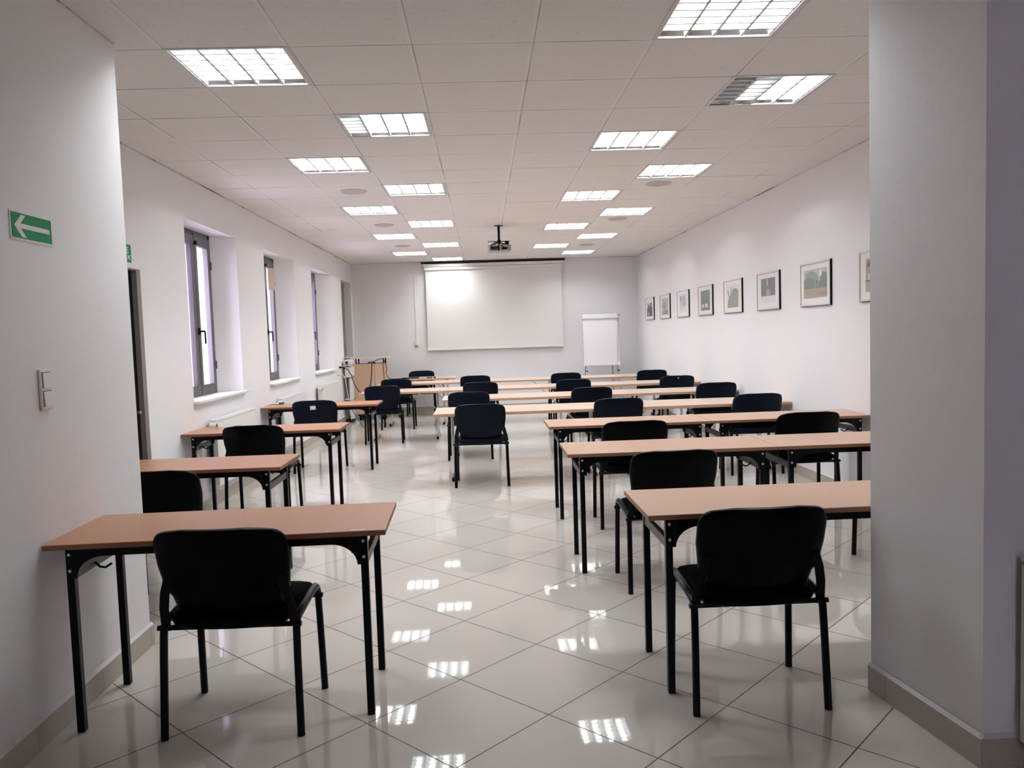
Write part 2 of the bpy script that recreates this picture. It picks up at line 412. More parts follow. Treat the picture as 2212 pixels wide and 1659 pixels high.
# skirtings: a tile band with a cement bead on top
def skirt(name, p, q, h=.10, t=.013, nrm=(1, 0), joint=.5):
    p = Vector(p); q = Vector(q); d = (q-p); L = d.length; d.normalize(); n = Vector(nrm)
    mb = MB()
    def P(s_, o, z): v = p+d*s_+n*o; return (v.x, v.y, z)
    s0 = 0.
    while s0 < L-1e-4:
        s1 = min(L, s0+joint)
        e = .0012
        a, b = s0+(e if s0 > 0 else 0), s1-(e if s1 < L else 0)
        vs = [P(a, 0, 0), P(b, 0, 0), P(b, t, 0), P(a, t, 0), P(a, 0, h), P(b, 0, h), P(b, t, h), P(a, t, h)]
        mb.add(vs, [(0, 1, 2, 3), (7, 6, 5, 4), (2, 6, 7, 3), (0, 4, 5, 1), (1, 5, 6, 2), (0, 3, 7, 4)], 0)
        s0 = s1
    mb.add([P(0, 0, h), P(L, 0, h), P(L, t, h), P(0, t, h), P(0, 0, h+t), P(L, 0, h+t)], [(0, 1, 5, 4), (2, 3, 4, 5), (1, 2, 5), (0, 4, 3)], 1)
    return struct(mb, name, ['skirting', 'grout'])
skirt('baseboard_left', (XL, D1[1]+.01), (XL, D2[0]))
skirt('baseboard_back', (XL, YB), (XR, YB), nrm=(0, -1))
skirt('baseboard_right', (XR, YP), (XR, YB), nrm=(-1, 0))
skirt('baseboard_front_left', (XA, -3.1), (XA, YA+.013))
skirt('baseboard_front_right', (1.612-.002, 2.49-.013), (XP-.002, YP), nrm=(-.99, -.137))
skirt('baseboard_hall', (1.60, 2.49), (4.3, 2.49), nrm=(0, -1))

# shadow-gap trim between walls and ceiling: strip with the gap's shade painted as irregular dark patches
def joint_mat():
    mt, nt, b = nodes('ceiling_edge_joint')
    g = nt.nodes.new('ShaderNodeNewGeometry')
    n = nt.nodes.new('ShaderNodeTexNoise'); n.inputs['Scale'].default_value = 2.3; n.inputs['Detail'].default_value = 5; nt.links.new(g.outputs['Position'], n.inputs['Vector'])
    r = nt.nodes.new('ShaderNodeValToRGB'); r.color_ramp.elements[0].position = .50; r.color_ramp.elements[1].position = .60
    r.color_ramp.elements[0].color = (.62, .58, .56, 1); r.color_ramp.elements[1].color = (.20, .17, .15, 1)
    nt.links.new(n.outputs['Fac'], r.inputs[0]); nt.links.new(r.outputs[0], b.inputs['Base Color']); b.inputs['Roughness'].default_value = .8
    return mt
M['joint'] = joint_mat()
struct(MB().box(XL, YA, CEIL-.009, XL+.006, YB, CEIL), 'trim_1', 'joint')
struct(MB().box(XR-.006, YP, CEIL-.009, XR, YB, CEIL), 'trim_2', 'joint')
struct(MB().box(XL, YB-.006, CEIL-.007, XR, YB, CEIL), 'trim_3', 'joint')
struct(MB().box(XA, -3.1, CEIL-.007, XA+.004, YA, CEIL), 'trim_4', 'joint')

# outside: pale pavement and the white house across the lane
tag(MB().box(-12, -2, -.25, XO-.01, 22, -.2).build('pavement', 'pavement'), kind='structure')
fh = thing('house', 'white plastered house across the lane seen through the windows', 'building', (-8.0, 10, -.2))
MB().box(-.3, -9, 0, 0, 10, 7).build('facade', 'facade', fh)

# ---- windows
def window(k, w):
    a, b, c, d = w
    mid = (c+d)/2
    mb = MB(); x0, x1 = XF-.06, XF-.012
    z0, z1 = ZS+.002, ZT-.004
    fwid = .055
    mb.box(x0, c, z0, x1, c+fwid, z1); mb.box(x0, d-fwid, z0, x1, d, z1)
    mb.box(x0, c, z0, x1, d, z0+.05); mb.box(x0, c, z1-.06, x1, d, z1)
    root = mb.build(f'window_{k}', 'anthracite'); root['kind'] = 'structure'
    for (s0, s1) in ((c+.03, mid-.003), (mid+.003, d-.03)):
        mb = MB(); X0, X1 = XF-.05, XF; sw = .075; zz0, zz1 = z0+.025, z1-.045
        mb.box(X0, s0, zz0, X1, s0+sw, zz1, ch=.004); mb.box(X0, s1-sw, zz0, X1, s1, zz1, ch=.004)
        mb.box(X0, s0+sw-.005, zz0, X1-.001, s1-sw+.005, zz0+sw+.02, ch=.004); mb.box(X0, s0+sw-.005, zz1-sw-.015, X1-.001, s1-sw+.005, zz1, ch=.004)
        so = mb.build('sash', 'anthracite', root)
        MB().box(XF-.030, s0+sw-.01, zz0+sw, XF-.026, s1-sw+.01, zz1-sw).build('window_pane', 'glass', so)
    MB().box(XF-.03, mid-.006, z0+.03, XF+.001, mid+.006, z1-.03).build('gasket', 'black_gasket', root)
    h = MB()                                    # handle plate, neck and grip
    zc = 1.60
    h.box(XF, mid-.006, zc-.035, XF+.014, mid+.030, zc+.035, ch=.004)
    h.tube([(XF+.01, mid+.012, zc), (XF+.055, mid+.012, zc)], .010)
    h.tube([(XF+.052, mid+.006, zc+.004), (XF+.056, mid+.014, zc-.004), (XF+.058, mid+.014, zc-.12)], .009, ry=.007)
    h.build('handle', 'black_gasket', root)
    MB().lathe([(.0, .02), (.018, .02), (.020, 0)], (XF, mid+.03, z1-.115), 0, 14).build('catch', 'black_gasket', root)
    hg = MB()
    for zc in (z0+.30, z1-.30): hg.tube([(XF+.004, d-.035, zc-.04), (XF+.004, d-.035, zc+.04)], .007)
    hg.build('hinge', 'anthracite', root)
    sb = MB().prism([(XF-.07, ZS-.006), (XL+.045, ZS-.006), (XL+.052, ZS-.012), (XL+.052, ZS-.034), (XL+.001, ZS-.034), (XL+.001, ZS-.03), (XF-.07, ZS-.03)][::-1], 1, a-.02, b+.035)
    # the board is placed on the ledge
    for i, v in enumerate(sb.v): sb.v[i] = (v[0], v[1], v[2]+.03)
    # inside the opening the board is only as wide as the opening
    sb2 = MB()
    zt = ZS+.022; zb = ZS+.001
    sb2.add([(XL, a-.02, zb), (XL, b+.035, zb), (XL+.05, b+.035, zb), (XL+.05, a-.02, zb), (XL, a-.02, zt), (XL, b+.035, zt), (XL+.05, b+.035, zt), (XL+.05, a-.02, zt)],
            [(0, 1, 2, 3), (7, 6, 5, 4), (2, 6, 7, 3), (0, 4, 5, 1), (1, 5, 6, 2), (0, 3, 7, 4)])
    sb2.add([(XF-.01, c, zt), (XF-.01, d, zt), (XL, b, zt), (XL, a, zt)], [(0, 1, 2, 3)])
    sb2.build('window_sill', 'white_metal', root)
for k, w in enumerate(WIN): window(k+1, w)
# octagonal card taped inside the second window
oc = [(10.17, 2.41), (10.45, 2.425), (10.515, 2.28), (10.45, 2.135), (10.175, 2.13), (10.17, 2.28)]
tag(MB().prism(oc, 0, XF+.012, XF+.015).build('paper_card', 'beige_card'), 'beige many-sided card taped to the upper pane of the second window', 'card')

# ---- doors in the left wall
d1 = MB()
d1.box(XL-.03, D1[0], 0, XL+.012, D1[0]+.065, D1[2]); d1.box(XL-.03, D1[1]-.065, 0, XL+.012, D1[1], D1[2]); d1.box(XL-.03, D1[0]+.065, D1[2]-.012, XL+.012, D1[1]-.065, D1[2])
r = d1.build('door_1', 'grey_frame'); r['kind'] = 'structure'
MB().box(XL-.07, D1[0]+.05, .005, XL-.025, D1[1]-.05, D1[2]-.01).build('door_leaf', 'dark_door', r)
MB().lathe([(0, .022), (.011, .018), (.013, .0), (.008, -.01)], (XL-.02, 5.84, 1.0), 0, 12).build('door_knob', 'rivet', r)
r = MB().box(XL-.17, D2[0]+.002, .002, XL-.13, D2[1]-.002, D2[2]-.002).build('door_2', 'grey_door'); r['kind'] = 'structure'

# ================================================================== CHAIRS
def make_chair(fab, pla, label):
    t = thing('conference_chair', label, 'chair')
    # backrest: moulded shell and padded front
    out = densify(round_poly([(-.232, .560), (-.207, .545), (-.200, .462), (.200, .462), (.207, .545), (.232, .560), (.247, .67), (.246, .803), (.12, .821), (-.12, .821), (-.246, .803), (-.247, .67)],
                             [.02, .015, .04, .04, .015, .02, .12, .085, .2, .2, .085, .12]), .03)
    def bf(u, v, h): return (u, -.205-(v-.525)*.333+max(0, .53-v)*.35+.95*u*u+h, v+.0*h)
    prof = [(.0, -.016), (.35, -.016), (.78, -.015), (.93, -.013), (.985, -.007), (1., .002), (1.0, .010)]
    b = MB().pillow(out, prof, bf).build('backrest', pla, t)
    b2 = MB().pillow(out, [(1., .009), (.992, .016), (.95, .026), (.8, .032), (.4, .034), (0, .034)], bf).build('back_cushion', fab, b)
    # seat: cushion on a bowed shell
    so = densify(round_poly([(-.222, -.195), (.222, -.195), (.236, .05), (.232, .235), (-.232, .235), (-.236, .05)], [.07, .07, .2, .06, .06, .2]), .03)
    def sf(u, v, h): return (u, v, .447+h-.10*max(0, v-.15)-(.012*math.cos(u*6) if h < -.015 else 0))
    MB().pillow(so, [(.0, .030), (.5, .030), (.85, .027), (.96, .019), (1., .008), (1., -.004)], sf).build('seat', fab, t)
    MB().pillow(so, [(.995, -.004), (.985, -.014), (.93, -.024), (.7, -.034), (.3, -.042), (0, -.043)], sf).build('seat_shell', pla, t)
    rr = .0148
    for s in (-1, 1):
        MB().tube([(s*.257, -.20, 0), (s*.252, -.178, .30), (s*.2505, -.168, .40)], rr, 10, ry=rr*1.12).build('leg', 'black_metal', t)
        MB().tube([(s*.257, .20, 0), (s*.253, .187, .30), (s*.2515, .183, .385)], rr, 10, ry=rr*1.12).build('leg', 'black_metal', t)
        MB().tube([(s*.2505, -.168, .40), (s*.250, -.160, .423), (s*.249, -.140, .436), (s*.249, -.05, .446), (s*.249, .10, .460), (s*.2495, .145, .460), (s*.250, .168, .448), (s*.251, .180, .425), (s*.2515, .183, .385)], rr, 10, ry=rr*1.12).build('side_rail', 'black_metal', t)
        MB().tube([(s*.243, -.150, .405), (s*.242, -.168, .44), (s*.238, -.182, .50), (s*.226, -.196, .56), (s*.205, -.208, .62)], .018, 10, ry=.006).build('back_support', 'black_metal', t)
    for y, z in ((-.170, .420), (.182, .412)):
        MB().tube([(-.271, y, z), (.271, y, z)], .0105, 8).build('crossbar', 'black_metal', t)
    return t
proto_near = make_chair('black_fabric', 'black_plastic', '')
proto_far = make_chair('ambient_black_fabric', 'ambient_black_plastic', '')  # distant copy, its black tinted with the ambient reflection
used = set()
GCH = 'black stackable conference chairs'
def chair(x, ytop, label, near=True, rz=0., face=1):
    """ytop: where the top of the backrest stands"""
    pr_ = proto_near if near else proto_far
    rot = rz+(0 if face > 0 else PI)
    off = Vector((0, .30, 0)); off.rotate(Matrix.Rotation(rot, 4, 'Z').to_euler())
    loc = (x+off.x, ytop+off.y, 0)
    if pr_.name not in used:
        used.add(pr_.name); pr_.location = loc; pr_.rotation_euler = (0, 0, rot); tag(pr_, label, 'chair', GCH); return pr_
    return dup(pr_, loc, rot, label, GCH)
c1 = chair(-.995, 2.84, 'black chair at the nearest brown table in the lower left corner', rz=math.radians(-1.5))
c18 = chair(1.03, 2.83, 'black chair at the nearest tan table beside the right-hand wall corner')
c2 = chair(-1.80, 4.22, 'black chair half hidden behind the left wall edge, at the second brown table')
c17 = chair(1.045, 4.26, 'black chair directly behind the nearest tan table on the right side', rz=math.radians(1))
chair(2.59, 4.42, 'black chair almost wholly hidden behind the right wall corner, one leg showing')
chair(-1.88, 6.36, 'black chair at the third brown table from the front, below the first window', rz=math.radians(-1))
chair(1.106, 5.72, 'black chair in front of the third tan table row, left of its two chairs')
chair(2.47, 5.87, 'black chair in front of the third tan table row, right of its two chairs')
c4 = chair(-1.885, 8.74, 'black chair with a white paper label on its back, at the fourth brown table', False)
c8 = chair(-.049, 7.55, 'black chair alone in the middle of the aisle at the front beech row', False, math.radians(-1))
chair(1.323, 7.68, 'black chair in the middle of the front beech table row, behind the tan rows', False)
chair(2.70, 7.64, 'black chair at the right end of the front beech table row', False)
chair(-.185, 9.24, 'black chair at the left end of the second beech table row', False)
chair(1.28, 9.30, 'black chair in the middle of the second beech table row', False)
chair(2.80, 9.355, 'black chair at the right end of the second beech table row', False)
chair(-1.41, 10.94, 'black chair at the short left table of the third beech row', False, math.radians(3))
chair(-.052, 11.0, 'black chair left of centre in the third beech table row, half hidden by another', False)
chair(1.254, 10.96, 'black chair right of centre in the third beech table row', False)
c20 = chair(2.72, 10.97, 'chair with a white dot on its back, right end of the third beech row', False)
chair(-1.40, 12.6, 'black chair at the short left table of the farthest student row', False)
chair(-.14, 12.82, 'black chair left of centre in the farthest student row', False)
chair(1.335, 12.74, 'black chair right of centre in the farthest student row', False)
chair(2.74, 12.72, 'black chair at the right end of the farthest student row', False)
chair(-1.19, 15.32, 'dark chair behind the teacher desk facing the room', False, face=-1)
def bpt(u, v, h=-.017): return (u, -.205-(v-.525)*.333+.95*u*u+h, v)
bk = [c for c in children(c4) if c.name.startswith('backrest')][0]
tg = MB().add([bpt(-.032, .715), bpt(.028, .718), bpt(.028, .762), bpt(-.032, .760)], [(0, 1, 2, 3)], 0)
tg.add([bpt(-.008, .719, -.0178), bpt(-.022, .719, -.0178), bpt(-.022, .725, -.0178), bpt(-.008, .725, -.0178)], [(0, 1, 2, 3)], 1)
tg.add([bpt(.024, .720, -.0178), bpt(.012, .720, -.0178), bpt(.012, .727, -.0178), bpt(.024, .727, -.0178)], [(0, 1, 2, 3)], 1)
o = tg.build('paper_label', ['mat_board', 'darkgrey'], bk); o['label'] = 'white paper label'
bk = [c for c in children(c20) if c.name.startswith('backrest')][0]
o = MB().add([bpt(-.004+.012*math.cos(a*PI/4), .785+.007*math.sin(a*PI/4)) for a in range(8)], [tuple(range(8))]).build('sticker', 'mat_board', bk); o['label'] = 'white round sticker'

# ================================================================== BROWN AND TAN TABLES ON BLACK LEGS
TL, TW, TH, TT = 1.29, .515, .745, .022
def make_table(name, top, edge):
    t = thing(name, '', 'table')
    mb = MB().box(-TL/2, 0, TH-TT, TL/2, TW, TH, ch=.0025)
    # the edge band is a darker strip: faces that are not the upper one
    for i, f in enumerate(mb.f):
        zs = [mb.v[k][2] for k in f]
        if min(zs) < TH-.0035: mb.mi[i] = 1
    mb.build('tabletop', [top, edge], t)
    lx, y0, y1 = TL/2-.088, .035, .455
    w = .0145
    for y in (y0, y1):
        zt = TH-TT-.0005
        # rail with curved gusset plates
        for yy in (y,):
            pts = [(-lx+w, zt), (lx-w, zt), (lx-w, zt-.115)]
            for k in range(9):
                a = k/8*PI/2; pts.append((lx-w-.012-.10*(1-math.cos(a))*1.0, zt-.115+.083*math.sin(a)))
            for k in range(8, -1, -1):
                a = k/8*PI/2; pts.append((-lx+w+.012+.10*(1-math.cos(a)), zt-.115+.083*math.sin(a)))
            pts.append((-lx+w, zt-.115))
            MB().prism(pts, 1, yy-w-.002, yy-w+.012).build('rail', 'black_metal', t)
        for s in (-1, 1):
            lg = MB().box(s*lx-w, y-w, .0, s*lx+w, y+w, zt, ch=.003).build('leg', 'black_metal', t)
            rv = MB()
            for z in (zt-.022, zt-.085):
                rv.lathe([(0, -.006), (.0055, -.005), (.007, -.001), (.007, .004)], (s*(lx-w*.1), y-w-.001, z), 1, 12)
            rv.build('rivet', 'rivet', lg)
    for s in (-1, 1):
        MB().box(s*lx-.011, y0+w, .600, s*lx+.011, y1-w, .640, ch=.002).build('end_rail', 'darkgrey', t)
        MB().tube([(s*(lx-.012), .20, .62), (s*(lx-.03), .20, .60), (s*(lx-.05), .205, .595), (s*(lx-.075), .205, .61)], .005, 6).build('latch', 'black_metal', t)
    return t
tb = make_table('brown_table', 'brown_top', 'brown_edge')
tt = make_table('tan_table', 'tan_top', 'tan_edge')
def put(root, loc, rz, label, group):
    if not root.get('label'):
        root.location = loc; root.rotation_euler = (0, 0, rz); tag(root, label, 'table', group); return root
    return dup(root, loc, rz, label, group)
GB = 'brown-topped tables along the window wall'
tfirst = put(tb, (-1.047, 3.03, 0), math.radians(1.5), 'brown-topped table nearest the camera on the left with a chipped front edge', GB)
put(tb, (-1.865, 4.69, 0), 0, 'second brown-topped table, its left half hidden behind the near wall', GB)
put(tb, (-1.852, 6.55, 0), 0, 'third brown-topped table from the front, between two black chairs on the left', GB)
put(tb, (-1.848, 8.885, 0), 0, 'farthest brown-topped table with a marker pen lying on it', GB)
GT = 'tan-topped tables on the right side'
put(tt, (.636+TL/2, 3.105, 0), math.radians(.6), 'tan-topped table nearest the camera on the right, cut by the wall corner', GT)
put(tt, (.492+TL/2, 4.745, 0), 0, 'left table of the second tan pair, its joint to the next one showing', GT)
put(tt, (.492+TL*1.5+.004, 4.745, 0), 0, 'right table of the second tan pair, partly behind the wall corner', GT)
put(tt, (.497+TL/2, 6.17, 0), 0, 'left table of the third tan pair, just ahead of the beech rows', GT)
put(tt, (.497+TL*1.5+.004, 6.17, 0), 0, 'right table of the third tan pair, standing against the picture wall', GT)
chip = MB()
for (x, y, a, b) in ((.535, .020, .030, .004), (.52, .026, .012, .003), (.555, .024, .014, .003), (.42, .022, .006, .003)):
    chip.add([(x+a*math.cos(k*PI/3), y+b*math.sin(k*PI/3), TH+.0004) for k in range(6)], [tuple(range(6))])
tops = [c for c in children(tfirst) if c.name.startswith('tabletop')][0]
o = chip.build('chipped_laminate', 'mat_board', tops); o['label'] = 'white chipped spots in the laminate'

# ================================================================== BEECH TABLES ON CHROME T LEGS
BH, BT, BW = .712, .030, .70
def make_beech(L):
    t = thing('beech_table', '', 'table')
    mb = MB().box(-L/2, 0, BH-BT, L/2, BW, BH, ch=.003)
    for i, f in enumerate(mb.f):
        if min(mb.v[k][2] for k in f) < BH-.004: mb.mi[i] = 1
    mb.build('tabletop', ['beech_top', 'beech_edge'], t)
    for s in (-1, 1):
        x = s*(L/2-.17)
        lg = MB()
        lg.tube([(x, .44, .03), (x, .44, BH-BT-.002)], .014, 12); lg.tube([(x, .50, .03), (x, .50, BH-BT-.002)], .014, 12)
        lo = lg.build('leg', 'chrome', t)
        MB().tube([(x, .20, .028), (x, .66, .028)], .019, 12, ry=.014).build('foot_bar', 'chrome', lo)
        MB().box(x-.02, .20, BH-BT-.02, x+.02, .62, BH-BT-.001).build('top_bracket', 'black_metal', lo)
        for y in (.19, .665):
            MB().tube([(x-.014, y, .022), (x+.014, y, .022)], .022, 14).build('castor', 'black_plastic', t)
        MB().tube([(x, .47, .42), (x-s*.03, .47, .42), (x-s*.29, .47, BH-BT-.012), (x-s*.33, .47, BH-BT-.010)], .0065, 8).build('brace', 'chrome', t)
    return t
b18 = make_beech(1.797); b12 = make_beech(1.232)
GE = 'beech-topped tables with chrome legs'
YR = [7.82, 9.49, 11.15, 13.02]
x0 = -.515
for k, nm in enumerate(('front', 'second', 'third', 'farthest')):
    put(b18, (x0+.90, YR[k], 0), 0, f'long beech table left of the aisle wall side in the {nm} beech row' if 0 else f'left long beech table of the {nm} beech row', GE)
    put(b18, (x0+2.70, YR[k], 0), 0, f'right long beech table of the {nm} beech row, reaching the picture wall', GE)
put(b12, (-1.134, YR[2], 0), 0, 'short beech table at the left end of the third beech row', GE)
put(b12, (-1.134, YR[3], 0), 0, 'short beech table at the left end of the farthest student row', GE)
desk = dup(b12, (-1.128, 14.46, 0), 0, 'short beech teacher desk beside the lectern in front of the screen', GE)

# ================================================================== CEILING LAMPS AND SPEAKERS
def make_lamp(on, name='ceiling_lamp'):
    t = thing(name, '', 'ceiling light')
    h = .300; o_ = .280
    fr = MB()
    z0, z1 = -.004, .003
    for (a, b, c, d) in ((-h, -h, h, -o_), (-h, o_, h, h), (-h, -o_, -o_, o_), (o_, -o_, h, o_)): fr.box(a, b, z0, c, d, z1)
    fr.build('frame', 'lampframe', t)
    hs = MB()
    zt = .085
    hs.add([(-o_, -o_, 0), (o_, -o_, 0), (o_, o_, 0), (-o_, o_, 0), (-o_, -o_, zt), (o_, -o_, zt), (o_, o_, zt), (-o_, o_, zt)],
           [(4, 5, 6, 7), (0, 4, 7, 3), (1, 2, 6, 5), (0, 1, 5, 4), (3, 7, 6, 2)])
    hs.build('housing', 'lampbody', t)
    lo = MB(); zb = .002; hh = .034
    cw = .56/4
    for k in range(5):                      # wedge-shaped dividers between the tubes
        x = -o_+k*cw
        a, b = (.007, .002)
        xa, xb = max(x-a, -o_), min(x+a, o_); xc, xd = max(x-b, -o_), min(x+b, o_)
        lo.add([(xa, -o_, zb), (xb, -o_, zb), (xd, -o_, zb+hh), (xc, -o_, zb+hh), (xa, o_, zb), (xb, o_, zb), (xd, o_, zb+hh), (xc, o_, zb+hh)],
               [(0, 1, 5, 4), (1, 2, 6, 5), (3, 0, 4, 7), (2, 3, 7, 6)])
    nb = 7
    for k in range(1, nb):
        y = -o_+k*.56/nb
        lo.prism([(y-.007, zb), (y+.007, zb), (y+.001, zb+hh*.85), (y-.001, zb+hh*.85)], 0, -o_, o_)
    lo.build('louvre', 'louvre', t)
    for s in (-1, 1):                       # sloping end reflectors
        er = MB()
        for k in range(4):
            xa, xb = -o_+k*cw+.008, -o_+(k+1)*cw-.008; n = 5; vs = []
            for q in range(n+1):
                u = q/n; x = xa+(xb-xa)*u; bow = .010*math.sin(PI*u)
                vs += [(x, s*(o_-.001), .004), (x, s*(o_-.034-bow), .046)]
            er.add(vs, [(2*q, 2*q+2, 2*q+3, 2*q+1) for q in range(n)], 0, True)
        er.build('end_reflector', 'end_alu', t)
    for k in range(4):
        x = -o_+(k+.5)*cw
        MB().tube([(x, -.240, .061), (x, .240, .061)], .024, 8).build('tube', 'tube_on' if on[k] else 'tube_off', t)
    return t
lamp_all = make_lamp((1, 1, 1, 1)); lamp_half = make_lamp((0, 0, 1, 1)); lamp_3 = make_lamp((0, 1, 1, 1))
ordn = ['nearest', 'second', 'third', 'fourth', 'farthest']
coln = {0: 'outer left', 1: 'inner left', 4: 'inner right', 5: 'outer right'}
cnt = {}
for (i, j) in LAMPS:
    cnt[i] = cnt.get(i, 0)+1
    src, ex = lamp_all, 'four lit tubes'
    if (i, j) == (5, 1): src, ex = lamp_half, 'its left half dark'
    if (i, j) == (1, 2): src, ex = lamp_3, 'its left tube dark'
    lab = f'ceiling lamp with {ex}, {ordn[cnt[i]-1]} from camera in {coln[i]} row'
    loc = (GX+(i+.5)*GM, GY+(j+.5)*GM, CEIL)
    if not src.get('label'): src.location = loc; tag(src, lab, 'ceiling light', 'square louvred ceiling lamps')
    else: dup(src, loc, 0, lab, 'square louvred ceiling lamps')
sp0 = None
for (i, j, lab) in ((0, 6, 'nearest round speaker grille on the left of the ceiling'), (0, 10, 'middle round speaker grille on the left of the ceiling'), (0, 14, 'farthest round speaker grille on the left of the ceiling'),
                    (5, 6, 'nearest round speaker grille on the right of the ceiling'), (5, 10, 'middle round speaker grille on the right of the ceiling'), (5, 15, 'farthest round speaker grille on the right of the ceiling')):
    loc = (GX+(i+.5)*GM, GY+(j+.5)*GM, CEIL)
    if sp0 is None:
        sp0 = thing('ceiling_speaker', '', 'speaker')
        MB().lathe([(.130, 0), (.130, -.006), (.122, -.010), (.112, -.009)], (0, 0, 0), 2, 36).build('rim', 'lampframe', sp0)
        MB().lathe([(.114, -.0085), (.06, -.010), (0, -.0105)], (0, 0, 0), 2, 36).build('grille', 'grey_mesh', sp0)
        sp0.location = loc; tag(sp0, lab, 'speaker', 'round speakers in the ceiling')
    else: dup(sp0, loc, 0, lab, 'round speakers in the ceiling')

# ================================================================== PROJECTOR
pj = thing('projector', 'grey and black video projector hanging from a black ceiling pole', 'projector', (.266, 10.66, CEIL))
MB().tube([(0, 0, 0), (0, 0, -.215)], .017, 14).tube([(0, 0, -.19), (0, 0, -.235)], .024, 12).build('pole', 'black_metal', pj)
MB().lathe([(0, 0), (.06, 0), (.06, -.008), (.02, -.012)], (0, 0, 0), 2, 24).build('ceiling_plate', 'black_metal', pj)
mb = MB().box(-.15, -.02, -.212, .145, .02, -.205).box(-.02, -.12, -.213, .02, .12, -.206)
for (x, y) in ((-.10, .06), (.10, .06), (-.10, -.06), (.10, -.06)): mb.tube([(x*.2, y*.2, -.225), (x, y, -.262)], .005, 6)
mb.build('mount_arm', 'black_metal', pj)
bd = MB().box(-.155, -.12, -.345, .155, .13, -.262, ch=.012).build('body', mat('projector_grey', (.36, .36, .36), .45), pj)
mb = MB()
for k in range(9): mb.box(-.12+k*.014, -.124, -.33, -.112+k*.014, -.118, -.285)
mb.box(.03, -.124, -.325, .10, -.118, -.30); mb.box(.075, -.128, -.262, .125, -.05, -.225)
mb.build('connector_panel', 'black_plastic', bd)
MB().tube([(.06, .125, -.305), (.06, .165, -.305)], .035, 20).build('projector_lens', 'lens', bd)
mb = MB()
mb.tube([(0, -.02, -.22), (-.06, -.13, -.235), (-.11, -.14, -.27), (-.09, -.15, -.315), (-.03, -.15, -.305), (0, -.14, -.24)], .006, 6)
mb.tube([(0, -.03, -.24), (.03, -.15, -.28), (.09, -.15, -.325), (.11, -.14, -.30)], .006, 6)
mb.tube([(.0, -.03, -.23), (-.01, -.14, -.30), (-.01, -.14, -.35)], .006, 6)
mb.build('cable', 'black_plastic', pj)

# ================================================================== SCREEN, TRUNKING, FLIPCHART
sc = thing('projection_screen', 'large white pull-down projection screen on the far wall', 'screen', (.26, YB-.06, 2.87))
MB().box(-1.365, -.045, -.055, 1.365, .055, .0, ch=.008).box(-1.35, -.020, -.060, 1.35, .05, -.050).box(-1.345, -.038, -.118, 1.345, .05, -.062, ch=.006).build('casing', 'white_metal', sc)
MB().box(-1.325, -.002, -1.645, 1.325, .001, -.10).build('screen_cloth', 'screen', sc)
MB().box(-1.335, -.014, -1.675, 1.335, .012, -1.643, ch=.006).build('bottom_bar', 'white_metal', sc)
MB().box(-1.40, -.05, .012, 1.40, .02, .028).build('gap_shade_strip', 'black_paint', sc)  # black strip standing in for the shaded slot above the casing
tr = thing('cable_trunking', 'thin white cable channel running down the far wall left of the screen', 'cable channel', (-1.285, YB, 1.385))
MB().box(-.011, -.012, 0, .011, 0, CEIL-1.385).build('channel', 'white_plastic', tr)
ob = thing('switch_box', 'small white screen switch at the foot of the cable channel', 'switch', (-1.29, YB, 1.34))
MB().box(-.035, -.03, -.035, .035, 0, .045, ch=.006).build('box', 'white_plastic', ob); MB().box(-.02, -.034, -.02, .02, -.028, .025).build('rocker', 'white_plastic', ob)
MB().box(-.03, -.028, -.052, .03, -.002, -.036).build('cable_entry', 'grey_frame', ob)

fc = thing('flipchart', 'white flipchart easel with a blank sheet near the far right corner', 'flipchart', (2.24, 14.95, 0), math.radians(-4))
tilt = Matrix.Rotation(math.radians(-7), 4, 'X')
def fb(mb, x0, y0, z0, x1, y1, z1, ch=0):   # board parts lean back about the tray
    mb.box(x0, y0, z0-.82, x1, y1, z1-.82, ch=ch, rot=tilt)
    n = 8 if not ch else None
    return mb
def lean(mb):
    mb.v = [(v[0], v[1], v[2]+.82) for v in mb.v]; return mb
lean(fb(MB(), -.33, 0, .82, .36, .018, 1.80)).build('board', 'white_metal', fc)
for a, b in ((-.335, -.322), (.350, .364)): lean(fb(MB(), a, -.006, .82, b, .022, 1.80)).build('board_frame', 'alu', fc)
lean(fb(MB(), -.325, -.010, .845, .29, -.004, 1.75)).build('paper_pad', 'paper', fc)
lean(fb(MB(), -.335, -.035, 1.71, .365, .03, 1.795, ch=.012)).build('clamp_bar', 'white_plastic', fc)
lean(fb(MB(), -.345, -.07, .815, .365, .01, .835, ch=.004)).build('pen_tray', 'white_metal', fc)
for s in (-1, 1):
    MB().tube([(s*.29, .01, .86), (s*.40, -.12, .0)], .010, 8).build('leg', 'leg_grey', fc)
    MB().lathe([(0, -.016), (.014, -.014), (.016, 0), (.010, .01)], (s*.30+.02, -.03, .72), 1, 12).build('clamp_knob', 'black_plastic', fc)
MB().tube([(.20, .10, 1.55), (.26, .36, .0)], .012, 8).build('leg', 'leg_grey', fc)
lean(fb(MB(), .34, -.04, 1.74, .385, .03, 1.80)).build('end_cap', mat('pale_green_plastic', (.32, .38, .28), .5), fc)
tag(MB().tube([(2.555, 14.90, 1.79), (2.56, 14.88, 1.60), (2.545, 14.84, 1.2), (2.535, 14.82, .98), (2.55, 14.82, .93), (2.53, 14.82, .88)], .0035, 6).build('pointer_cord', 'darkgrey'), 'thin dark cord hanging down the right side of the flipchart', 'cord')

